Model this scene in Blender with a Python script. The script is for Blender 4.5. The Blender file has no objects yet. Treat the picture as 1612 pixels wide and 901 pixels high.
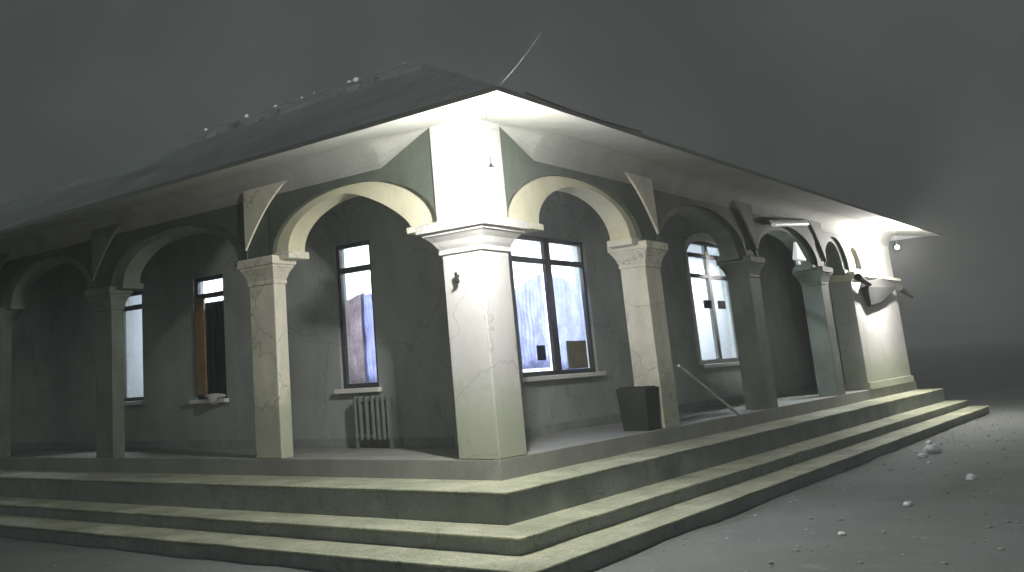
import bpy, bmesh, math, random
from mathutils import Vector, Matrix, noise
random.seed(7)
S = bpy.context.scene
COL = S.collection

# ------------------------------------------------------------------ camera
cd = bpy.data.cameras.new('camera'); cam = bpy.data.objects.new('camera', cd); COL.objects.link(cam)
right = Vector((0.66075921, -0.74789471, -0.06364572)).normalized()
fwd = Vector((0.74234663, 0.63860369, 0.20274811)).normalized()
up = right.cross(fwd).normalized()
m = Matrix((right, up, -fwd)).transposed().to_4x4()
m.translation = Vector((-9.63139889, -6.40961682, 1.0))
cam.matrix_world = m
cd.sensor_width = 36; cd.lens = 1511.295 / 1612 * 36
cd.shift_x = 0.1505; cd.shift_y = -0.1027
cd.clip_start = 0.05; cd.clip_end = 2000
S.camera = cam

BACK_FILL = (.25, .272, .262)
# ------------------------------------------------------------------ world: overcast night sky glow
w = bpy.data.worlds.new('World'); S.world = w; w.use_nodes = True
nt = w.node_tree; nt.nodes.clear()
N = nt.nodes.new; Lk = nt.links.new
out = N('ShaderNodeOutputWorld'); bg = N('ShaderNodeBackground'); Lk(bg.outputs[0], out.inputs[0])
tc = N('ShaderNodeTexCoord'); sx = N('ShaderNodeSeparateXYZ'); Lk(tc.outputs['Generated'], sx.inputs[0])
rp = N('ShaderNodeValToRGB'); Lk(sx.outputs['Z'], rp.inputs[0])
els = rp.color_ramp.elements
els[0].position = 0.0; els[0].color = (0.102, 0.111, 0.108, 1)
els[1].position = 0.45; els[1].color = (0.112, 0.123, 0.117, 1)
e = els.new(0.8); e.color = (0.17, 0.19, 0.187, 1)
nz = N('ShaderNodeTexNoise'); nz.inputs['Scale'].default_value = 5; nz.inputs['Detail'].default_value = 5
Lk(tc.outputs['Generated'], nz.inputs['Vector'])
mr = N('ShaderNodeMapRange'); Lk(nz.outputs[0], mr.inputs[0])
mr.inputs[1].default_value = .3; mr.inputs[2].default_value = .7; mr.inputs[3].default_value = .82; mr.inputs[4].default_value = 1.16
mx = N('ShaderNodeVectorMath'); mx.operation = 'SCALE'; Lk(rp.outputs[0], mx.inputs[0]); Lk(mr.outputs[0], mx.inputs['Scale'])
# added soft fill from behind the camera, brightens the veranda walls
dt = N('ShaderNodeVectorMath'); dt.operation = 'DOT_PRODUCT'; Lk(tc.outputs['Generated'], dt.inputs[0]); dt.inputs[1].default_value = (-.76, -.62, .18)
g1 = N('ShaderNodeMapRange'); Lk(dt.outputs['Value'], g1.inputs[0]); g1.inputs[1].default_value = .15; g1.inputs[2].default_value = 1; g1.inputs[3].default_value = 0; g1.inputs[4].default_value = 1
g2 = N('ShaderNodeVectorMath'); g2.operation = 'SCALE'; g2.inputs[0].default_value = BACK_FILL; Lk(g1.outputs[0], g2.inputs['Scale'])
ad = N('ShaderNodeVectorMath'); ad.operation = 'ADD'; Lk(mx.outputs[0], ad.inputs[0]); Lk(g2.outputs[0], ad.inputs[1])
Lk(ad.outputs[0], bg.inputs['Color']); bg.inputs['Strength'].default_value = .58
S.view_settings.view_transform = 'Standard'; S.view_settings.look = 'None'
S.view_settings.exposure = 0; S.view_settings.gamma = 1

# ------------------------------------------------------------------ materials
def mat(name, col, rough=.85, var=.12, scale=3.0, bump=.15, bscale=60, col2=None, metal=0.0, stain=0.0):
    M = bpy.data.materials.new(name); M.use_nodes = True
    t = M.node_tree; b = t.nodes['Principled BSDF']
    b.inputs['Roughness'].default_value = rough; b.inputs['Metallic'].default_value = metal
    co = t.nodes.new('ShaderNodeTexCoord')
    n1 = t.nodes.new('ShaderNodeTexNoise'); n1.inputs['Scale'].default_value = scale; n1.inputs['Detail'].default_value = 8
    n1.inputs['Roughness'].default_value = .65
    t.links.new(co.outputs['Object'], n1.inputs['Vector'])
    r = t.nodes.new('ShaderNodeValToRGB'); r.color_ramp.elements[0].position = .3; r.color_ramp.elements[1].position = .7
    c2 = col2 or tuple(c * (1 - 2 * var) for c in col)
    r.color_ramp.elements[0].color = (*c2, 1); r.color_ramp.elements[1].color = (*[min(1, c * (1 + var * .5)) for c in col], 1)
    t.links.new(n1.outputs[0], r.inputs[0])
    last = r.outputs[0]
    # fine grain, as sand in the plaster
    n3 = t.nodes.new('ShaderNodeTexNoise'); n3.inputs['Scale'].default_value = 45; n3.inputs['Detail'].default_value = 3
    t.links.new(co.outputs['Object'], n3.inputs['Vector'])
    g = t.nodes.new('ShaderNodeMapRange'); t.links.new(n3.outputs[0], g.inputs[0])
    g.inputs[1].default_value = .3; g.inputs[2].default_value = .7
    g.inputs[3].default_value = 1 - var; g.inputs[4].default_value = 1 + var * .6
    s = t.nodes.new('ShaderNodeVectorMath'); s.operation = 'SCALE'
    t.links.new(last, s.inputs[0]); t.links.new(g.outputs[0], s.inputs['Scale']); last = s.outputs[0]
    if stain:
        mp = t.nodes.new('ShaderNodeMapping'); mp.inputs['Scale'].default_value = (2.2, 2.2, .7)
        t.links.new(co.outputs['Object'], mp.inputs[0])
        n4 = t.nodes.new('ShaderNodeTexNoise'); n4.inputs['Scale'].default_value = 1.5; n4.inputs['Detail'].default_value = 6
        t.links.new(mp.outputs[0], n4.inputs['Vector'])
        g4 = t.nodes.new('ShaderNodeMapRange'); t.links.new(n4.outputs[0], g4.inputs[0])
        g4.inputs[1].default_value = .35; g4.inputs[2].default_value = .6
        g4.inputs[3].default_value = 1 - stain; g4.inputs[4].default_value = 1
        s4 = t.nodes.new('ShaderNodeVectorMath'); s4.operation = 'SCALE'
        t.links.new(last, s4.inputs[0]); t.links.new(g4.outputs[0], s4.inputs['Scale']); last = s4.outputs[0]
    t.links.new(last, b.inputs['Base Color'])
    n2 = t.nodes.new('ShaderNodeTexNoise'); n2.inputs['Scale'].default_value = bscale; n2.inputs['Detail'].default_value = 6
    t.links.new(co.outputs['Object'], n2.inputs['Vector'])
    bp = t.nodes.new('ShaderNodeBump'); bp.inputs['Strength'].default_value = bump; bp.inputs['Distance'].default_value = .02
    t.links.new(n2.outputs[0], bp.inputs['Height']); t.links.new(bp.outputs[0], b.inputs['Normal'])
    return M

def add_joints(M, w_, h_, dark=.7, axis='XZ'):
    """tile / slab joints in the base colour of M"""
    t = M.node_tree; b = t.nodes['Principled BSDF']; src = b.inputs['Base Color'].links[0].from_socket
    co = t.nodes.new('ShaderNodeTexCoord'); br = t.nodes.new('ShaderNodeTexBrick')
    br.inputs['Scale'].default_value = 1; br.inputs['Brick Width'].default_value = w_; br.inputs['Row Height'].default_value = h_
    br.inputs['Mortar Size'].default_value = .012; br.inputs['Color1'].default_value = (1, 1, 1, 1)
    br.inputs['Color2'].default_value = (.86, .86, .86, 1); br.inputs['Mortar'].default_value = (dark, dark, dark, 1)
    t.links.new(co.outputs['Object'], br.inputs['Vector'])
    mu = t.nodes.new('ShaderNodeVectorMath'); mu.operation = 'MULTIPLY'
    t.links.new(src, mu.inputs[0]); t.links.new(br.outputs['Color'], mu.inputs[1]); t.links.new(mu.outputs[0], b.inputs['Base Color'])

CREAM = mat('cream_plaster', (.80, .77, .63), .8, .10, 2.0, .25, 90, stain=.14)
WHITE = mat('white_plaster', (.50, .50, .48), .8, .06, 1.6, .15, 80, stain=.06)
YELLOW = mat('pale_yellow_plaster', (.66, .64, .46), .8, .08, 2.5, .2, 80)
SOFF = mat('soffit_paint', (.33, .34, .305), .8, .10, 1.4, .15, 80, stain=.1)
SHADE_GREEN = mat('shade_green_grey', (.095, .12, .088), .75, .16, 1.2, .25, 60, stain=.22)  # shade above the arches put into the wall's dark green
def algae(M):
    t = M.node_tree; b = t.nodes['Principled BSDF']; src = b.inputs['Base Color'].links[0].from_socket
    co = t.nodes.new('ShaderNodeTexCoord'); sp = t.nodes.new('ShaderNodeSeparateXYZ'); t.links.new(co.outputs['Object'], sp.inputs[0])
    n = t.nodes.new('ShaderNodeTexNoise'); n.inputs['Scale'].default_value = 3.5; n.inputs['Detail'].default_value = 8; n.inputs['Roughness'].default_value = .7
    t.links.new(co.outputs['Object'], n.inputs['Vector'])
    ma = t.nodes.new('ShaderNodeMath'); ma.operation = 'MULTIPLY_ADD'; ma.inputs[1].default_value = -1.7
    t.links.new(n.outputs[0], ma.inputs[0]); t.links.new(sp.outputs['Z'], ma.inputs[2])
    mr = t.nodes.new('ShaderNodeMapRange'); mr.inputs[1].default_value = -.35; mr.inputs[2].default_value = .15; mr.inputs[3].default_value = .75; mr.inputs[4].default_value = 0
    t.links.new(ma.outputs[0], mr.inputs[0])
    mix = t.nodes.new('ShaderNodeMix'); mix.data_type = 'RGBA'; t.links.new(mr.outputs[0], mix.inputs['Factor'])
    t.links.new(src, mix.inputs[6]); mix.inputs[7].default_value = (.34, .38, .27, 1); t.links.new(mix.outputs[2], b.inputs['Base Color'])
def cracks(M, sc=.9, amt=.45):
    t = M.node_tree; b = t.nodes['Principled BSDF']; src = b.inputs['Base Color'].links[0].from_socket
    co = t.nodes.new('ShaderNodeTexCoord'); n = t.nodes.new('ShaderNodeTexNoise'); n.inputs['Scale'].default_value = 2.5; n.inputs['Detail'].default_value = 7
    t.links.new(co.outputs['Object'], n.inputs['Vector'])
    ad = t.nodes.new('ShaderNodeVectorMath'); ad.operation = 'MULTIPLY_ADD'; ad.inputs[1].default_value = (.6, .6, .6)
    t.links.new(n.outputs['Color'], ad.inputs[0]); t.links.new(co.outputs['Object'], ad.inputs[2])
    v = t.nodes.new('ShaderNodeTexVoronoi'); v.feature = 'DISTANCE_TO_EDGE'; v.inputs['Scale'].default_value = sc
    t.links.new(ad.outputs[0], v.inputs['Vector'])
    m1 = t.nodes.new('ShaderNodeMapRange'); m1.inputs[1].default_value = .002; m1.inputs[2].default_value = .010; m1.inputs[3].default_value = amt; m1.inputs[4].default_value = 0
    t.links.new(v.outputs['Distance'], m1.inputs[0])
    # patches of flaked paint
    n2 = t.nodes.new('ShaderNodeTexNoise'); n2.inputs['Scale'].default_value = 1.9; n2.inputs['Detail'].default_value = 9; n2.inputs['Roughness'].default_value = .72
    t.links.new(co.outputs['Object'], n2.inputs['Vector'])
    m2 = t.nodes.new('ShaderNodeMapRange'); m2.inputs[1].default_value = .635; m2.inputs[2].default_value = .65; m2.inputs[3].default_value = 0; m2.inputs[4].default_value = amt * .7
    t.links.new(n2.outputs[0], m2.inputs[0])
    mx_ = t.nodes.new('ShaderNodeMath'); mx_.operation = 'MAXIMUM'; t.links.new(m1.outputs[0], mx_.inputs[0]); t.links.new(m2.outputs[0], mx_.inputs[1])
    mix = t.nodes.new('ShaderNodeMix'); mix.data_type = 'RGBA'; t.links.new(mx_.outputs[0], mix.inputs['Factor'])
    t.links.new(src, mix.inputs[6]); mix.inputs[7].default_value = (.13, .13, .11, 1); t.links.new(mix.outputs[2], b.inputs['Base Color'])
algae(CREAM); algae(WHITE); cracks(CREAM); cracks(WHITE, .7, .3);
DIMGREEN = mat('dimmed_green', (.22, .255, .205), .75, .16, 1.2, .25, 60, stain=.2)  # far pillars and arches: lamp falloff put into a darker green
WALL = mat('veranda_wall_paint', (.40, .435, .40), .8, .12, 1.0, .2, 50, stain=.12)
cracks(WALL, .6, .35)
ROOM = mat('room_paint', (.82, .84, .88), .9, .03, 1.0, .05)
STONE = mat('step_concrete', (.32, .35, .325), .85, .16, 1.8, .4, 50, stain=0)
TREAD = mat('lamplit_tread', (.46, .47, .35), .85, .28, 1.7, .8, 30, col2=(.25, .28, .19))  # lamplight on the treads put into a paler colour than the risers
FLOOR = mat('veranda_floor', (.30, .31, .28), .6, .15, 1.5, .2, 40)
ROOF = mat('roof_sheet', (.70, .74, .76), .8, .12, .8, .15, 30)
CAP = mat('ridge_metal', (.8, .8, .78), .6, .25, 1.2, .3, 10)
WOOD = mat('dark_wood', (.055, .055, .06), .5, .2, 6, .2, 40)
BROWN = mat('brown_wood', (.33, .22, .11), .5, .2, 5, .2, 40)
SILLM = mat('sill_paint', (.75, .73, .68), .6, .06)
CURT = mat('lavender_curtain', (.64, .66, .86), .9, .15, 4, .2, 60)
CURTB = mat('brown_curtain', (.58, .52, .54), .9, .2, 4, .2, 60)
TAN = mat('tan_cardboard', (.34, .29, .17), .9, .15, 4, .2, 60)
DKBLUE = mat('dark_blue_paint', (.022, .034, .05), .9, .2, 3, .1, 60)
DKGREEN = mat('dark_green_paint', (.035, .042, .034), .95, .2, 3, .2, 60)
DKMETAL = mat('dark_metal', (.010, .012, .010), .95, .2, 5, .1, 60)
RIB = mat('pale_green_enamel', (.17, .20, .17), .8, .1, 4, .1, 60)
STICK = mat('pale_pole', (.50, .52, .48), .6, .15, 6, .2, 60)
WIREM = mat('wire', (.85, .86, .85), .5, .1)
PEB = mat('white_pebble', (.8, .8, .78), .7, .1, 10, .3, 30)
for Mx in (CURT, CURTB):
    t = Mx.node_tree; b = t.nodes['Principled BSDF']; o = t.nodes['Material Output']
    tr = t.nodes.new('ShaderNodeBsdfTranslucent'); ms = t.nodes.new('ShaderNodeMixShader'); ms.inputs[0].default_value = .8
    t.links.new(b.inputs['Base Color'].links[0].from_socket, tr.inputs[0])
    t.links.new(b.outputs[0], ms.inputs[1]); t.links.new(tr.outputs[0], ms.inputs[2]); t.links.new(ms.outputs[0], o.inputs[0])
cracks(STONE, 1.1, .5); cracks(TREAD, 1.1, .45)
add_joints(TREAD, 1.35, 1.35, .8); add_joints(STONE, 1.35, 1.35, .85)
# sheet-metal ribs on the roof
def ribs(M, rot):
    t = M.node_tree; bp = [n for n in t.nodes if n.type == 'BUMP'][0]
    co = t.nodes.new('ShaderNodeTexCoord'); wv = t.nodes.new('ShaderNodeTexWave'); wv.inputs['Scale'].default_value = 1.6
    wv.bands_direction = rot; t.links.new(co.outputs['Object'], wv.inputs['Vector'])
    t.links.new(wv.outputs[0], bp.inputs['Height']); bp.inputs['Distance'].default_value = .04; bp.inputs['Strength'].default_value = .5
ROOFY = ROOF.copy(); ROOFX = ROOF.copy(); ribs(ROOFY, 'Y'); ribs(ROOFX, 'X')

GLASS = bpy.data.materials.new('window_glass'); GLASS.use_nodes = True
t = GLASS.node_tree; t.nodes.clear()
o = t.nodes.new('ShaderNodeOutputMaterial'); a = t.nodes.new('ShaderNodeBsdfTransparent'); g = t.nodes.new('ShaderNodeBsdfGlossy')
a.inputs[0].default_value = (.93, .95, .97, 1); g.inputs['Roughness'].default_value = .05
fr = t.nodes.new('ShaderNodeLayerWeight'); pw = t.nodes.new('ShaderNodeMath'); pw.operation = 'POWER'; pw.inputs[1].default_value = 5; ms = t.nodes.new('ShaderNodeMixShader')
t.links.new(fr.outputs['Facing'], pw.inputs[0]); t.links.new(pw.outputs[0], ms.inputs[0]); t.links.new(a.outputs[0], ms.inputs[1]); t.links.new(g.outputs[0], ms.inputs[2]); t.links.new(ms.outputs[0], o.inputs[0])

def emat(name, col, st):
    M = bpy.data.materials.new(name); M.use_nodes = True; b = M.node_tree.nodes['Principled BSDF']
    b.inputs['Base Color'].default_value = (.8, .8, .8, 1)
    b.inputs['Emission Color'].default_value = (*col, 1); b.inputs['Emission Strength'].default_value = st
    return M
BULB = emat('lamp_glass', (1, .98, .92), 8)
DIMBULB = emat('dim_lamp_glass', (.95, .97, 1), .45)
TUBEM = emat('dim_tube_glass', (.9, .92, 1), .2)

# ground
GROUND = mat('ground', (.16, .175, .165), .9, .14, .6, .6, 14, stain=0)
t = GROUND.node_tree; b = t.nodes['Principled BSDF']; src = b.inputs['Base Color'].links[0].from_socket
co = t.nodes.new('ShaderNodeTexCoord'); n = t.nodes.new('ShaderNodeTexNoise'); n.inputs['Scale'].default_value = 3.2; n.inputs['Detail'].default_value = 4
t.links.new(co.outputs['Object'], n.inputs['Vector'])
mr_ = t.nodes.new('ShaderNodeMapRange'); mr_.inputs[1].default_value = .62; mr_.inputs[2].default_value = .75; mr_.inputs[3].default_value = 1; mr_.inputs[4].default_value = 1.35
t.links.new(n.outputs[0], mr_.inputs[0])
sc = t.nodes.new('ShaderNodeVectorMath'); sc.operation = 'SCALE'; t.links.new(src, sc.inputs[0]); t.links.new(mr_.outputs[0], sc.inputs['Scale'])
t.links.new(sc.outputs[0], b.inputs['Base Color'])

# ------------------------------------------------------------------ helpers
def tag(o, label=None, cat=None, group=None, kind=None):
    if label: o['label'] = label
    if cat: o['category'] = cat
    if group: o['group'] = group
    if kind: o['kind'] = kind
    return o
def empty(name, loc=(0, 0, 0), rz=0):
    o = bpy.data.objects.new(name, None); COL.objects.link(o); o.location = loc; o.rotation_euler.z = rz
    o.empty_display_size = .2
    return o
def build(name, bm, mats, parent=None, bevel=0, smooth=False, loc=None):
    bmesh.ops.recalc_face_normals(bm, faces=bm.faces)
    me = bpy.data.meshes.new(name); bm.to_mesh(me); bm.free()
    if not isinstance(mats, (list, tuple)): mats = [mats]
    for q in mats: me.materials.append(q)
    if smooth:
        for p in me.polygons: p.use_smooth = True
    o = bpy.data.objects.new(name, me); COL.objects.link(o)
    if parent: o.parent = parent
    if loc: o.location = loc
    if bevel:
        md = o.modifiers.new('bevel', 'BEVEL'); md.width = bevel; md.segments = 2; md.limit_method = 'ANGLE'; md.angle_limit = math.radians(40)
    return o
def box(bm, x0, x1, y0, y1, z0, z1):
    r = bmesh.ops.create_cube(bm, size=1)
    for v in r['verts']:
        v.co = Vector((x0 + (v.co.x + .5) * (x1 - x0), y0 + (v.co.y + .5) * (y1 - y0), z0 + (v.co.z + .5) * (z1 - z0)))
    return r['verts']
def BX(*a):
    bm = bmesh.new(); box(bm, *a); return bm
def tube(bm, p, q, r0, r1=None, n=10):
    p = Vector(p); q = Vector(q); d = q - p
    r = bmesh.ops.create_cone(bm, cap_ends=True, segments=n, radius1=r0, radius2=r0 if r1 is None else r1, depth=d.length)
    M = Matrix.Translation((p + q) / 2) @ d.to_track_quat('Z', 'Y').to_matrix().to_4x4()
    bmesh.ops.transform(bm, matrix=M, verts=r['verts'])
# facade frames: side 'L' -> u runs along y, depth d runs along +x ; side 'R' -> u along x, depth along +y
def P(side, u, d, z): return Vector((d, u, z)) if side == 'L' else Vector((u, d, z))
def fbox(bm, side, u0, u1, d0, d1, z0, z1):
    if side == 'L': return box(bm, d0, d1, u0, u1, z0, z1)
    return box(bm, u0, u1, d0, d1, z0, z1)
def strip(bm, side, us, zb, zt, d0, d1):
    """closed band between bottom curve zb(u) and top curve zt(u), depth d0..d1"""
    c = []
    for u in us:
        c.append([bm.verts.new(P(side, u, d, z)) for d, z in ((d0, zb(u)), (d0, zt(u)), (d1, zt(u)), (d1, zb(u)))])
    for a_, b_ in zip(c, c[1:]):
        for k in range(4):
            bm.faces.new((a_[k], a_[(k + 1) % 4], b_[(k + 1) % 4], b_[k]))
    bm.faces.new(c[0]); bm.faces.new(c[-1])
def wall_grid(bm, side, u0, u1, z0, z1, d0, d1, holes):
    us = sorted({u0, u1, *[h[0] for h in holes], *[h[1] for h in holes]})
    zs = sorted({z0, z1, *[h[2] for h in holes], *[h[3] for h in holes]})
    solid = {}
    for i in range(len(us) - 1):
        for j in range(len(zs) - 1):
            cu = (us[i] + us[i + 1]) / 2; cz = (zs[j] + zs[j + 1]) / 2
            solid[i, j] = not any(h[0] < cu < h[1] and h[2] < cz < h[3] for h in holes)
    V = {}
    def v(i, j, d):
        if (i, j, d) not in V: V[i, j, d] = bm.verts.new(P(side, us[i], d, zs[j]))
        return V[i, j, d]
    for (i, j), s in solid.items():
        if not s: continue
        for d in (d0, d1): bm.faces.new((v(i, j, d), v(i + 1, j, d), v(i + 1, j + 1, d), v(i, j + 1, d)))
        for di, dj, e0, e1 in ((-1, 0, (i, j), (i, j + 1)), (1, 0, (i + 1, j), (i + 1, j + 1)), (0, -1, (i, j), (i + 1, j)), (0, 1, (i, j + 1), (i + 1, j + 1))):
            if not solid.get((i + di, j + dj), False):
                bm.faces.new((v(*e0, d0), v(*e1, d0), v(*e1, d1), v(*e0, d1)))
def loft(bm, rings, caps=True, closed=True):
    R_ = [[bm.verts.new(p) for p in r] for r in rings]
    n = len(R_[0])
    for a_, b_ in zip(R_, R_[1:]):
        for k in range(n if closed else n - 1):
            bm.faces.new((a_[k], a_[(k + 1) % n], b_[(k + 1) % n], b_[k]))
    if caps: bm.faces.new(R_[0]); bm.faces.new(R_[-1])

# ------------------------------------------------------------------ ground and steps
GZ = -0.90
bm = bmesh.new()
# terrain: fine near the building, coarse to the horizon
def gh(x, y):
    near = max(0, 1 - (Vector((x - 2, y + 2)).length / 40))
    return GZ + near * (.035 * noise.noise(Vector((x * .7, y * .7, 3))) + .02 * noise.noise(Vector((x * 2.3, y * 2.3, 9))))
xs = [-600, -300, -120, -60, -30] + [-20 + .5 * i for i in range(101)] + [40, 60, 120, 300, 900]
ys = [-600, -300, -120, -60, -30] + [-20 + .5 * i for i in range(81)] + [30, 60, 120, 300, 900]
G = [[bm.verts.new((x, y, gh(x, y))) for y in ys] for x in xs]
for i in range(len(xs) - 1):
    for j in range(len(ys) - 1):
        bm.faces.new((G[i][j], G[i + 1][j], G[i + 1][j + 1], G[i][j + 1]))
tag(build('ground', bm, GROUND, smooth=True), kind='structure')

LEND = 16.6      # left wing far end (y)
REND = 20.45     # right wing far end (x)
Z1, Z2, Z3 = -.232, -.56, -.724
E1 = (-.88, -.62); E2 = (-1.48, -1.12); E3 = (-2.1, -1.6)
house = empty('arcaded_house')
tag(house, 'low cream house with arched corner veranda, hipped roof and broad steps', 'house')

def lstep(name, ex, ey, z, zb, material, rag=0.0):
    """L-shaped slab whose outer edge is x=ex on the left facade and y=ey on the right one"""
    bm = bmesh.new()
    top = []; 
    pts = [(ex, LEND + .3)]
    k = 40
    for i in range(1, k): 
        y = LEND + .3 + (ey - LEND - .3) * i / k; pts.append((ex + rag * noise.noise(Vector((y * 1.4, z * 7, 1))), y))
    pts.append((ex, ey))
    for i in range(1, 60):
        x = ex + (REND + .4 - ex) * i / 60; pts.append((x, ey + rag * noise.noise(Vector((x * 1.4, z * 7, 5)))))
    pts += [(REND + .4, ey), (REND + .4, 3.0), (3.0, 3.0), (3.0, LEND + .3)]
    a_ = [bm.verts.new((x, y, z)) for x, y in pts]; b_ = [bm.verts.new((x, y, zb)) for x, y in pts]
    bm.faces.new(a_); bm.faces.new(b_[::-1])
    for i in range(len(pts)):
        j = (i + 1) % len(pts); bm.faces.new((a_[i], a_[j], b_[j], b_[i]))
    return bm
build('floor_slab', lstep('f', 0.0, 0.0, 0, Z1 - .02, FLOOR), FLOOR, house, bevel=.012)
for e_, z_, zb_ in ((E1, Z1, Z2 - .02), (E2, Z2, Z3 - .02), (E3, Z3, GZ - .3)):
    st = build('step', lstep('s', e_[0], e_[1], z_ - .03, zb_, STONE, .0), STONE, house, bevel=.01)
    build('tread', lstep('t', e_[0] - .02, e_[1] - .02, z_, z_ - .029, TREAD, .035), TREAD, st, bevel=.012)

# ------------------------------------------------------------------ pillars with flared capitals
TOPZ = 4.09
def sq(x0, x1, y0, y1, o, z): return [(x0 - o, y0 - o, z), (x1 + o, y0 - o, z), (x1 + o, y1 + o, z), (x0 - o, y1 + o, z)]
def pillar(x0, x1, y0, y1, proj=.25, mt=CREAM, capm=CREAM):
    bm = bmesh.new()
    loft(bm, [sq(x0, x1, y0, y1, 0, z) for z in (0, .6, 1.2, 1.8, 2.44)])
    p = build('pillar', bm, mt, house, bevel=.012)
    bm = bmesh.new()
    k = proj / .25
    prof = [(.0, 2.44), (.03 * k, 2.445), (.03 * k, 2.49), (.015 * k, 2.50), (.05 * k, 2.54), (.09 * k, 2.60), (.16 * k, 2.66), (.19 * k, 2.675), (.19 * k, 2.70), (.25 * k, 2.715), (.25 * k, 2.81), (.20 * k, 2.835), (.0, 2.85)]
    loft(bm, [sq(x0, x1, y0, y1, o_, z) for o_, z in prof])
    build('capital', bm, capm, p)
    return p
LB = [(0, .58), (3.6, 4.12), (7.6, 8.1), (11.3, 11.82), (15.15, 15.67)]         # pillars along the left facade
RB = [(0, .60), (4.5, 5.05), (9.0, 9.55), (13.5, 14.05)]          # pillars along the right facade
pillar(0, .60, 0, .58, .22, WHITE, WHITE)
for i, (u0, u1) in enumerate(LB[1:]): pillar(0, .24, u0, u1, .12, *((CREAM, CREAM) if i == 0 else (DIMGREEN, DIMGREEN)))
for i, (u0, u1) in enumerate(RB[1:]): pillar(u0, u1, 0, .42, .12, *((CREAM, CREAM) if i == 0 else (DIMGREEN, DIMGREEN)))

# bright pier head over the corner pillar
bm = bmesh.new(); box(bm, -.035, .62, -.035, .60, 2.851, TOPZ + .04)
build('pier_head', bm, WHITE, house, bevel=.01)

# ------------------------------------------------------------------ arcade walls
SPR = 2.86
def ell(c, hw, rise, z0, p=2.0):
    def f(u):
        q = min(1, abs(u - c) / hw); return z0 + rise * (1 - q ** p) ** (1 / p)
    return f
def arcade(side, bays, full_end, near_gap):
    for i, (a_, b_) in enumerate(bays):
        # a_: end of near pillar, b_: start of next pillar
        oc = (a_ + b_) / 2; ohw = (b_ - a_) / 2 - .03
        outer = ell(oc, ohw, .76, SPR, 2.0)
        ng = (.50 if side == 'L' else .93) if i == 0 else .3
        pn = 1.35 if (i == 0 and side == 'L') else 2.0
        ia, ib = a_ + ng, b_ - .27
        ic = (ia + ib) / 2; ihw = (ib - ia) / 2
        inner = lambda u, c=ic, h=ihw, q=pn: ell(c, h, .64, SPR + .02, q if u < c else 2.0)(u)
        us = sorted({a_, b_, *[oc + ohw * math.sin(k / 40 * math.pi / 2) * s for k in range(41) for s in (-1, 1)]})
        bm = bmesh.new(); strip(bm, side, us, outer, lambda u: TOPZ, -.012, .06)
        build('spandrel', bm, SHADE_GREEN, house)
        us = sorted({a_ + .001, b_ - .001, *[ic + ihw * math.sin(k / 40 * math.pi / 2) * s for k in range(41) for s in (-1, 1)]})
        bm = bmesh.new(); strip(bm, side, us, inner, lambda u: TOPZ - .03, .061, .40)
        r = build('arch', bm, YELLOW if i == 0 else DIMGREEN, house)
        # little impost blocks under the inner ring
        im = CREAM if i == 0 else DIMGREEN
        for q0, q1, q2 in ((a_ + .02, ia + .05, .07), (ib - .05, b_ - .02, .09)):
            bm = bmesh.new(); fbox(bm, side, q0, q1, .02, .44, SPR - q2, SPR + .016); build('impost', bm, im, r, bevel=.012)
lb = [(LB[i][1], LB[i + 1][0]) for i in range(4)]
rb = [(RB[i][1], RB[i + 1][0]) for i in range(3)] + [(14.05, 16.0)]
arcade('L', lb, LEND, 0); arcade('R', rb, REND, 0)
# wall heads above each pillar, with the cream curved bracket panel on its corner side
def head(side, u0, u1, pm=CREAM):
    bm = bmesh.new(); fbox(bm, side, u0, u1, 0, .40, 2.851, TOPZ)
    h = build('wall_head', bm, SHADE_GREEN, house)
    if True:
        ua = u0 - .42; top = 3.90
        def zb(u):
            q = (u - ua) / (u1 - ua); return top - .04 - (top - 3.02) * q ** 1.5
        us = [ua + (u1 - ua) * k / 36 for k in range(37)]
        bm = bmesh.new(); strip(bm, side, us, zb, lambda u: top, -.05, -.0125)
        build('bracket_panel', bm, pm, h)
for i, (u0, u1) in enumerate(LB[1:]): head('L', u0, u1, CREAM if i == 0 else DIMGREEN)
for i, (u0, u1) in enumerate(RB[1:]): head('R', u0, u1, CREAM if i == 0 else DIMGREEN)

# ------------------------------------------------------------------ end pier of the right wing
bm = bmesh.new(); wall_grid(bm, 'R', 16.0, 20.4, 0, TOPZ, 0, .5, [(16.3, 17.25, 2.92, 3.5), (17.75, 19.0, 2.92, 3.5)])
ep = build('end_pier', bm, WHITE, house)
for u0, u1, mt in ((16.3, 17.25, YELLOW), (17.75, 19.0, DIMGREEN)):
    c = (u0 + u1) / 2; hw = (u1 - u0) / 2
    bm = bmesh.new(); strip(bm, 'R', [c - hw + 2 * hw * k / 24 for k in range(25)], ell(c, hw, .42, 3.06), lambda u: 3.501, .02, .48)
    build('niche_arch', bm, WHITE, ep)
    build('niche_back', BX(u0, u1, .14, .18, 2.92, 3.5), mt, ep)
bm = bmesh.new()
loft(bm, [sq(16.0, 20.4, 0, .5, o_, z) for o_, z in ((.0, 2.60), (.04, 2.62), (.06, 2.66), (.12, 2.72), (.14, 2.73), (.14, 2.80), (.0, 2.84))])
build('capital', bm, CREAM, ep)
build('pier_base', BX(15.97, 20.43, -.05, .53, 0.002, .16), CREAM, ep)

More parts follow.
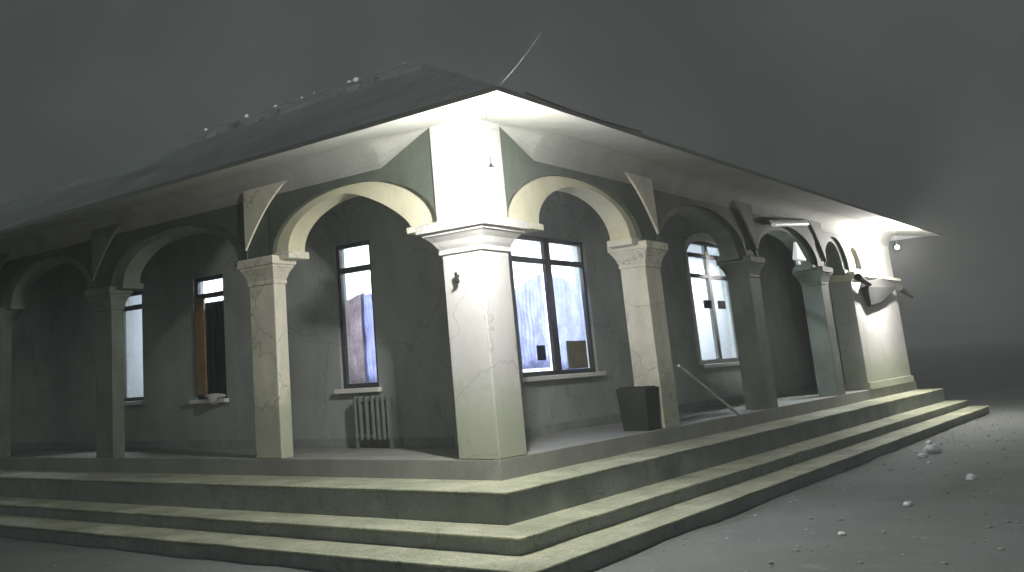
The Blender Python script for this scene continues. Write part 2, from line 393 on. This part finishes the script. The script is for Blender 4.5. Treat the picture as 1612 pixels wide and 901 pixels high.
# ------------------------------------------------------------------ veranda wall with window openings
V = 1.6
WIN = {  # side: (u0,u1,z0,z1)
 'A': ('L', 3.10, 3.86, .88, 3.12), 'B': ('L', 6.55, 7.38, .84, 3.0), 'C': ('L', 8.93, 9.68, .88, 2.96),
 'D': ('R', 3.25, 5.66, .88, 3.12), 'E': ('R', 10.05, 12.52, .86, 3.50)}
for s, u1 in (('L', LEND), ('R', REND)):
    bm = bmesh.new(); hs = [v[1:] for v in WIN.values() if v[0] == s]
    wall_grid(bm, s, V if s == 'R' else V + .25, u1, 0, TOPZ, V, V + .25, hs)
    build('veranda_wall', bm, WALL, house)
    bm = bmesh.new(); fbox(bm, s, V + .2, u1, V - .02, V, 0.002, .14)
    build('skirting', bm, STONE, house)
# end walls, ceiling, interior room surfaces
build('end_wall', BX(V, 4.4, LEND - .25, LEND, 0, TOPZ), WALL, house)
build('end_wall', BX(REND - .25, REND, V, 4.4, 0, TOPZ), WALL, house)
bm = bmesh.new()
box(bm, .05, V - .002, .05, LEND - .02, 4.0, 4.05); build('veranda_ceiling', bm, WALL, house)
bm = bmesh.new(); box(bm, V - .001, REND - .05, .05, V - .004, 4.001, 4.051); build('veranda_ceiling', bm, WALL, house)
build('room_wall', BX(4.3, 4.4, 4.4, LEND - .26, .01, 4.0), ROOM, house)
build('room_wall', BX(4.4, REND - .26, 4.3, 4.4, .01, 4.0), ROOM, house)
bm = bmesh.new(); box(bm, V + .26, 4.3, V + .26, LEND - .26, 3.90, 3.96); box(bm, 4.301, REND - .26, V + .26, 4.3, 3.90, 3.96)
build('room_ceiling', bm, ROOM, house)

# ------------------------------------------------------------------ windows
def window(key, mull, transoms, frame_m=WOOD, fw=.07, surround=None, sill_m=SILLM, arch=False):
    side, u0, u1, z0, z1 = WIN[key]
    d0, d1 = V + .05, V + .12
    bm = bmesh.new()
    fbox(bm, side, u0, u0 + fw, d0, d1, z0, z1); fbox(bm, side, u1 - fw, u1, d0, d1, z0, z1)
    fbox(bm, side, u0 + fw, u1 - fw, d0, d1, z0, z0 + fw); fbox(bm, side, u0 + fw, u1 - fw, d0, d1, z1 - fw, z1)
    for mu in mull: fbox(bm, side, mu - .09, mu + .09, d0 - .012, d1 - .012, z0 + fw, z1 - fw)
    for tz in transoms: fbox(bm, side, u0 + fw, u1 - fw, d0 - .006, d1 - .006, tz - .045, tz + .045)
    o = build('window', bm, frame_m, house, bevel=.006)
    build('pane', (lambda b: (fbox(b, side, u0 + fw, u1 - fw, d0 + .03, d0 + .036, z0 + fw, z1 - fw), b)[1])(bmesh.new()), GLASS, o)
    bm = bmesh.new(); fbox(bm, side, u0 - .06, u1 + .06, V - .11, V - .001, z0 - .07, z0 - .001)
    build('sill', bm, sill_m, o, bevel=.008)
    if surround:
        bm = bmesh.new(); s = .14
        fbox(bm, side, u0 - s, u0 - .001, V - .05, V + .0, z0 - .001, z1 - .3); fbox(bm, side, u1 + .001, u1 + s, V - .05, V + .0, z0 - .001, z1 - .3)
        c = (u0 + u1) / 2; hw = (u1 - u0) / 2
        strip(bm, side, [c - (hw + s) + 2 * (hw + s) * k / 48 for k in range(49)],
              (lambda u: ell(c, hw - .02, .30, z1 - .30)(u) if abs(u - c) < hw - .02 else z1 - .30),
              lambda u: z1 - .3 + .02 + .45 * math.sqrt(max(0.0, 1 - ((u - c) / (hw + s)) ** 2)), V - .05, V + .11)
        build('surround', bm, surround, o)
    return o
wa = window('A', [], [2.70]); wb = window('B', [], [2.66]); wc = window('C', [], [2.66])
wd = window('D', [4.42], [2.72]); we = window('E', [11.3], [3.17, 2.72], frame_m=mat('grey_wood', (.10, .105, .10), .5), surround=SILLM, fw=.09)
# brown shutter leaf folded back beside window B
bm = bmesh.new(); fbox(bm, 'L', 7.05, 7.31, V - .045, V - .005, .92, 2.62)
for k in range(14): fbox(bm, 'L', 7.08, 7.28, V - .06, V - .046, 1.0 + k * .11, 1.06 + k * .11)
build('shutter', bm, BROWN, wb, bevel=.004)
# latches on window E
for u in (10.95, 11.75):
    build('latch', BX(u - .22, u + .16, V + .0, V + .035, 2.02, 2.2), DKBLUE, we, bevel=.01)

# curtains
def curtain(side, u0, u1, z0, top, mt, label, d=V + .17, folds=9, amp=.018):
    bm = bmesh.new(); n = 60; cols = []
    for i in range(n + 1):
        q = i / n; u = u0 + (u1 - u0) * q; dd = d + amp * math.sin(q * folds * 2 * math.pi) + amp * .4 * math.sin(q * folds * 5.1)
        zt = top(q); cols.append([bm.verts.new(P(side, u, dd + .012 * math.sin(k * 1.7 + q * 9), z0 + (zt - z0) * k / 8)) for k in range(9)])
    for a_, b_ in zip(cols, cols[1:]):
        for k in range(8): bm.faces.new((a_[k], b_[k], b_[k + 1], a_[k + 1]))
    o = build('curtain', bm, mt, smooth=True)
    md = o.modifiers.new('solid', 'SOLIDIFY'); md.thickness = .004
    return tag(o, label, 'curtain', 'curtains hung inside the lit windows')
curtain('L', 3.12, 3.50, .95, lambda q: 2.30, CURT, 'slate blue curtain half in the tall narrow window seen through the left arch', folds=5)
curtain('L', 3.46, 3.84, .95, lambda q: 2.34 - .1 * q, CURTB, 'brownish curtain half in the tall narrow window seen through the left arch', d=V + .20, folds=5)
curtain('L', 6.55, 7.36, .9, lambda q: 2.55, DKBLUE, 'dark blue curtain in the window beside the brown shutter', folds=7)
curtain('R', 3.30, 4.36, 1.0, lambda q: 2.12 + .42 * q ** .8, CURT, 'lavender curtain drawn up aslant in the wide window right of the corner pillar', folds=10)
curtain('R', 4.48, 5.62, .95, lambda q: 2.50 - .16 * abs(q - .35) ** 1.5 * 2, CURT, 'level lavender curtain in the far half of the wide window', folds=10)

# ------------------------------------------------------------------ eaves and roof
OV = 1.1; EZ = 3.93
# soffit slab (two mitred strips)
def eave(side):
    end = (LEND + OV) if side == 'L' else (REND + OV)
    bm = bmesh.new()
    n = 40; rings = []
    for i in range(n + 1):
        q = i / n
        uo = -OV + (end + OV) * q; ui = 0.06 + (end - .06) * q
        rings.append([P(side, uo, -OV, EZ), P(side, ui, .06, TOPZ + .012), P(side, ui, .06, TOPZ + .08), P(side, uo, -OV, EZ + .045)])
    loft(bm, rings)
    return bm
build('soffit', eave('L'), SOFF, house); build('soffit', eave('R'), SOFF, house)
# cove between arcade wall and soffit, tapering out beside the corner pier
def cove(side, end):
    bm = bmesh.new(); us = [.64 + .09 * k for k in range(10)] + [1.45 + (end - 1.45) * k / 30 for k in range(31)]
    rings = []
    for u in us:
        q = min(1, max(0.02, (u - .6) / .85)); h = .38 * q; d = .34 * q
        r = [P(side, u, -.011, TOPZ + .02), P(side, u, -.011, TOPZ - h)]
        for k in range(1, 8):
            a_ = k / 7 * math.pi / 2
            r.append(P(side, u, -.011 - d * (1 - math.cos(a_)), TOPZ - h + (h - .0) * math.sin(a_) - .155 * (d * (1 - math.cos(a_)))))
        r.append(P(side, u, -.011 - d, TOPZ + .02 - .13 * d))
        rings.append(r)
    loft(bm, rings); return bm
build('cove', cove('L', LEND), SOFF, house); build('cove', cove('R', REND), SOFF, house)
# hipped L roof
RX = 1.95; RZ = 5.70; EO = OV + .05; T = EZ + .045
BXK = 2 * RX + EO   # courtyard-side eave
def quad(pts, mt, name, th=.04):
    bm = bmesh.new(); vs = [bm.verts.new(p) for p in pts]; bm.faces.new(vs)
    r = bmesh.ops.solidify(bm, geom=bm.faces[:], thickness=th)
    return build(name, bm, mt, house)
le, re_ = LEND + EO, REND + EO
HL = le - (RX + EO); HR = re_ - (RX + EO)
quad([(-EO, -EO, T), (-EO, le, T), (RX, HL, RZ), (RX, RX, RZ)], ROOFY, 'roof_slope')
quad([(-EO, -EO, T), (RX, RX, RZ), (HR, RX, RZ), (re_, -EO, T)], ROOFX, 'roof_slope')
quad([(-EO, le, T), (BXK, le, T), (RX, HL, RZ)], ROOFX, 'roof_slope')
quad([(re_, -EO, T), (HR, RX, RZ), (re_, BXK, T)], ROOFY, 'roof_slope')
quad([(BXK, BXK, T), (RX, RX, RZ), (RX, HL, RZ), (BXK, le, T)], ROOFY, 'roof_slope')
quad([(BXK, BXK, T), (re_, BXK, T), (HR, RX, RZ), (RX, RX, RZ)], ROOFX, 'roof_slope')
# fascia boards
bm = bmesh.new(); box(bm, -EO - .012, -OV - .001, -EO - .012, le, EZ - .012, T + .002)
build('fascia', bm, SOFF, house)
bm = bmesh.new(); box(bm, -OV, re_, -EO - .012, -OV - .001, EZ - .012, T + .002)
build('fascia', bm, SOFF, house)
# ridge capping pieces along the left ridge, some bent up and catching light
segs = [(2.0, 2.6, .03), (3.0, 3.25, .09), (3.3, 3.6, .05), (3.8, 5.2, .03), (5.25, 5.5, .08), (5.7, 6.3, .03), (6.35, 6.6, .09), (6.9, 7.2, .03), (7.25, 8.0, .05)]
for a_, b_, h in segs:
    bm = bmesh.new()
    loft(bm, [[(RX - .16, y, RZ - .10), (RX - .05, y, RZ + h), (RX + .05, y, RZ + h), (RX + .16, y, RZ - .10)] for y in (a_, b_)])
    build('ridge_cap', bm, CAP, house)

# small dim festoon lights along the left ridge
r = empty('festoon_lights', (RX - .12, 0, RZ + .09)); tag(r, 'string of small dim lights along the ridge of the left roof', 'string lights')
FEST = emat('festoon_glass', (.9, .95, 1), .30)
pts = [(0, 2.2 + .18 * k, .02 * math.sin(k * 1.3)) for k in range(32)]
bm = bmesh.new()
for p_, q_ in zip(pts, pts[1:]): tube(bm, p_, q_, .012, n=6)
build('cord', bm, WIREM, r)
for y, rad in ((2.35, .03), (3.35, .075), (3.5, .05), (4.3, .03), (4.6, .03), (5.25, .05), (6.0, .065), (7.15, .05)):
    bm = bmesh.new(); bmesh.ops.create_uvsphere(bm, u_segments=12, v_segments=8, radius=rad * .45)
    for v in bm.verts: v.co.y *= 1.7
    build('bulb', bm, FEST, r, smooth=True, loc=(0, y, .02))
# thin rod leaning out from the eave corner
bm = bmesh.new(); pp_ = [Vector((-1.12, -1.12, 3.96)).lerp(Vector((-.80, -1.55, 4.54)), k / 6) - Vector((0, 0, .03 * math.sin(math.pi * k / 6))) for k in range(7)]
for k in range(6): tube(bm, pp_[k], pp_[k + 1], .008 - .001 * k, .007 - .001 * k, 8)
tag(build('aerial_rod', bm, WIREM), 'thin pale rod leaning up and outwards from the bright eave corner', 'rod')
# cable sagging along the right eave edge
bm = bmesh.new()
pts = [Vector((-.6 + 2.9 * k / 14, -EO - .02, 4.0 - .03 * math.sin(math.pi * k / 14))) for k in range(15)]
for p_, q_ in zip(pts, pts[1:]): tube(bm, p_, q_, .010, n=6)
tag(build('eave_cable', bm, DKMETAL), 'dark cable sagging along the bright right eave beside the corner', 'cable')
# iron hook on the corner pillar
bm = bmesh.new(); tube(bm, (0, .36, 2.16), (-.06, .36, 2.16), .018); tube(bm, (-.06, .36, 2.20), (-.06, .33, 2.08), .018, .022); tube(bm, (-.06, .33, 2.08), (-.10, .33, 2.10), .016)
tag(build('iron_hook', bm, DKMETAL), 'small dark iron hook on the white face of the corner pillar', 'hook')

# ------------------------------------------------------------------ lamps
def hanging_lamp(x, y, z, top, label, power, col=(1, .95, .84)):
    r = empty('eave_lamp', (x, y, z)); tag(r, label, 'lamp', 'lamps hung under the eaves')
    bm = bmesh.new(); tube(bm, (0, 0, .08), (0, 0, top - z), .005, n=8); build('stem', bm, SILLM, r)
    bm = bmesh.new(); tube(bm, (0, 0, .05), (0, 0, .09), .028, .02, 20); build('lamp_holder', bm, SILLM, r)
    bm = bmesh.new(); bmesh.ops.create_uvsphere(bm, u_segments=20, v_segments=12, radius=.055); build('bulb', bm, BULB, r, smooth=True)
    ld = bpy.data.lights.new('lamp_light', 'POINT'); ld.energy = power; ld.color = col; ld.shadow_soft_size = .057
    lo = bpy.data.objects.new('lamp_light', ld); COL.objects.link(lo); lo.parent = r; lo.location = (0, 0, -.001)
    return r
hanging_lamp(-.98, -.88, 3.10, 3.97, 'glowing lamp hung in the glare at the head of the corner pillar', 7500, (1, .97, .93))
hanging_lamp(17.7, -.78, 3.42, 3.96, 'glowing lamp under the far right end of the eave by the wide end pier', 14000, (1, .95, .9))
# interior ceiling lights
def room_light(x, y, sx_, sy_, p):
    ld = bpy.data.lights.new('room_light', 'AREA'); ld.shape = 'RECTANGLE'; ld.size = sx_; ld.size_y = sy_; ld.energy = p; ld.color = (.88, .93, 1)
    lo = bpy.data.objects.new('room_light', ld); COL.objects.link(lo); lo.location = (x, y, 3.84)
room_light(3.4, 5.0, .3, 3, 240); room_light(3.4, 10, .3, 3, 240)
room_light(6.0, 3.3, 3, .3, 480); room_light(9.2, 3.3, 2, .3, 260); room_light(4.3, 3.2, .8, .8, 160); room_light(12, 3.3, 3, .3, 230); room_light(17, 3.3, 3, .3, 230)

# dim wall lamp and tube under the eave of the right wing
r = empty('wall_lamp', (12.0, -.02, 2.85)); tag(r, 'small pale triangular wall lamp on the arcade of the right wing', 'lamp')
bm = bmesh.new(); loft(bm, [[(-.32, -.10, .05), (.32, -.10, .05), (.32, 0.005, .05), (-.32, 0.005, .05)], [(-.05, -.03, .45), (.05, -.03, .45), (.05, .005, .45), (-.05, .005, .45)]]); build('lamp_shade', bm, DIMBULB, r, bevel=.02)
build('mounting', BX(-.08, .08, -.04, .004, -.04, .048), SILLM, r)
r = empty('tube_lamp', (10.6, -.02, 3.56)); tag(r, 'dim fluorescent tube lamp high on the arcade of the right wing', 'lamp')
bm = bmesh.new(); tube(bm, (0, -.06, 0), (2.3, -.06, .2), .045, n=12); build('tube', bm, TUBEM, r)
bm = bmesh.new(); tube(bm, (-.05, -.03, .07), (2.35, -.03, .27), .03, n=8); build('batten', bm, SILLM, r)

# floodlight fixture by the end pier
r = empty('floodlight', (17.6, -.16, 2.4)); tag(r, 'dark floodlight housing on a bracket across the far lit end pier', 'floodlight')
bm = bmesh.new(); loft(bm, [[(-.7, .0, .22), (1.0, .0, .36), (1.0, .13, .36), (-.7, .13, .22)], [(-1.0, -.04, .05), (2.1, -.04, .12), (2.1, .13, .14), (-1.0, .13, .05)], [(-.6, .04, -.42), (.7, .04, -.28), (.7, .13, -.28), (-.6, .13, -.42)]]); build('housing', bm, DKMETAL, r, bevel=.03)
bm = bmesh.new(); tube(bm, (2.1, -.08, .12), (3.4, -.10, -.12), .10, .03); build('bracket', bm, DKMETAL, r)
bm = bmesh.new(); tube(bm, (-1.8, -.06, .26), (-.8, -.06, .12), .09, .05); build('bracket', bm, DKMETAL, r)

# ------------------------------------------------------------------ things on the veranda
r = empty('ribbed_radiator', (V - .16, 3.12, 0)); tag(r, 'pale ribbed radiator standing under the tall narrow window behind the left arch', 'radiator')
for k, c in enumerate((-.32, -.22, -.12, -.02, .10, .22, .32)):
    bm = bmesh.new(); box(bm, -.05, .05, c - .028, c + .028, .12, .76); build('rib', bm, RIB, r, bevel=.02)
for z in (.16, .68): build('rail', BX(-.03, .03, -.35, .35, z, z + .04), RIB, r)
for y in (-.33, .33): build('foot', BX(-.03, .03, y - .015, y + .015, 0.002, .12), RIB, r)

r = empty('shade_box', (4.22, .24, 0)); tag(r, 'added dark box standing in for shade against the second pillar of the right wing', 'shade box')  # added box, its dark colour stands in for shade at the pillar foot
bm = bmesh.new(); loft(bm, [sq(-.2, .2, -.2, .2, 0, .002), sq(-.2, .2, -.2, .2, .03, .55), sq(-.2, .2, -.2, .2, .04, .62)]); build('box_body', bm, DKGREEN, r, bevel=.01)
build('box_top', BX(-.2, .2, -.2, .2, .62, .635), DKMETAL, r)
# box on the sill
tag(build('window_box', BX(3.95, 4.2, V + .125, V + .15, 1.12, 1.36), DKBLUE, bevel=.01), 'small dark square box behind the lower near pane of the wide window', 'box')
tag(build('cardboard', BX(4.9, 5.56, V + .125, V + .145, .96, 1.42), TAN, bevel=.005), 'tan cardboard sheet standing behind the lower far pane of the wide window', 'cardboard')
# pale lump put in for the lit spot on the sill of window B
bm = bmesh.new(); bmesh.ops.create_icosphere(bm, subdivisions=3, radius=1)
for v in bm.verts:
    v.co = Vector((v.co.x * .07, v.co.y * .26, v.co.z * .045)) * (1 + .25 * noise.noise(v.co * 2.5))
    if abs(v.co.y) < .06 and v.co.z < 0: v.co.z -= .10; v.co.x -= .03
tag(build('lit_sill_lump', bm, PEB, smooth=True, loc=(V - .12, 6.72, .885)), 'pale lump standing in for the lit spot on the sill of the shuttered window', 'cloth')
# pole leaning
bm = bmesh.new(); tube(bm, (5.17, -.04, .90), (7.1, -.16, 0.01), .022, .02, 10)
tag(build('leaning_pole', bm, STICK), 'thin pale pole leaning on the second pillar of the right wing', 'pole')

# ------------------------------------------------------------------ pale stones on the dark ground
spots = [(10.2, -2.3, .13, 'largest of the pale stones in a cluster on the dark ground near the far steps'), (11.8, -1.95, .07, 'small pale stone just behind the largest stone of the cluster by the far steps'),
 (9.44, -2.3, .07, 'small pale stone just in front of the largest stone by the far steps'), (6.48, -3.5, .07, 'lone round pale stone rightmost on the dark ground'), (3.74, -3.28, .05, 'lone pale stone on the ground between the steps and the lone round stone'),
 (1.59, -3.11, .035, 'tiny pale stone nearest the bottom edge right of the steps'), (8.4, -2.6, .035, 'tiny dim stone below the stone cluster')]
for x, y, s, lb_ in spots:
    bm = bmesh.new(); bmesh.ops.create_icosphere(bm, subdivisions=3, radius=1)
    for v in bm.verts: v.co = Vector((v.co.x * s * 1.3, v.co.y * s, v.co.z * s * .7)) * (1 + .35 * noise.noise(v.co * 1.6 + Vector((x, y, 0))))
    tag(build('pale_stone', bm, PEB, smooth=True, loc=(x, y, gh(x, y) + s * .3)), lb_, 'stone', 'pale stones scattered on the ground')
# grit: uncountable small gravel on the ground right of the steps
bm = bmesh.new()
for k in range(800):
    x = random.uniform(-7, 22); y = random.uniform(-6.5, -1.75)
    if x < E3[0] and random.random() < .5: y = random.uniform(-6, 9)
    if x > E3[0] - .1 and y > E3[1] - .1: continue
    s = random.uniform(.008, .028)
    rr = bmesh.ops.create_icosphere(bm, subdivisions=1, radius=s)
    M = Matrix.Translation((x, y, gh(x, y) + s * .2)) @ Matrix.Rotation(random.random() * 6, 4, 'Z') @ Matrix.Diagonal((random.uniform(.8, 1.6), 1, random.uniform(.4, .8), 1))
    bmesh.ops.transform(bm, matrix=M, verts=rr['verts'])
tag(build('gravel', bm, mat('gravel_stone', (.36, .37, .35), .9, .2)), 'fine pale gravel strewn over the dark ground', 'gravel', kind='stuff')

# ------------------------------------------------------------------ thin haze added to lift the dark tones
HZ = bpy.data.materials.new('haze'); HZ.use_nodes = True
t = HZ.node_tree; t.nodes.clear(); o = t.nodes.new('ShaderNodeOutputMaterial'); pv = t.nodes.new('ShaderNodeVolumePrincipled')
pv.inputs['Color'].default_value = (.93, .96, .95, 1); pv.inputs['Density'].default_value = .0035
t.links.new(pv.outputs[0], o.inputs['Volume'])
tag(build('haze', BX(-640, 940, -640, 940, GZ - 1.2, 6.6), HZ), kind='stuff')
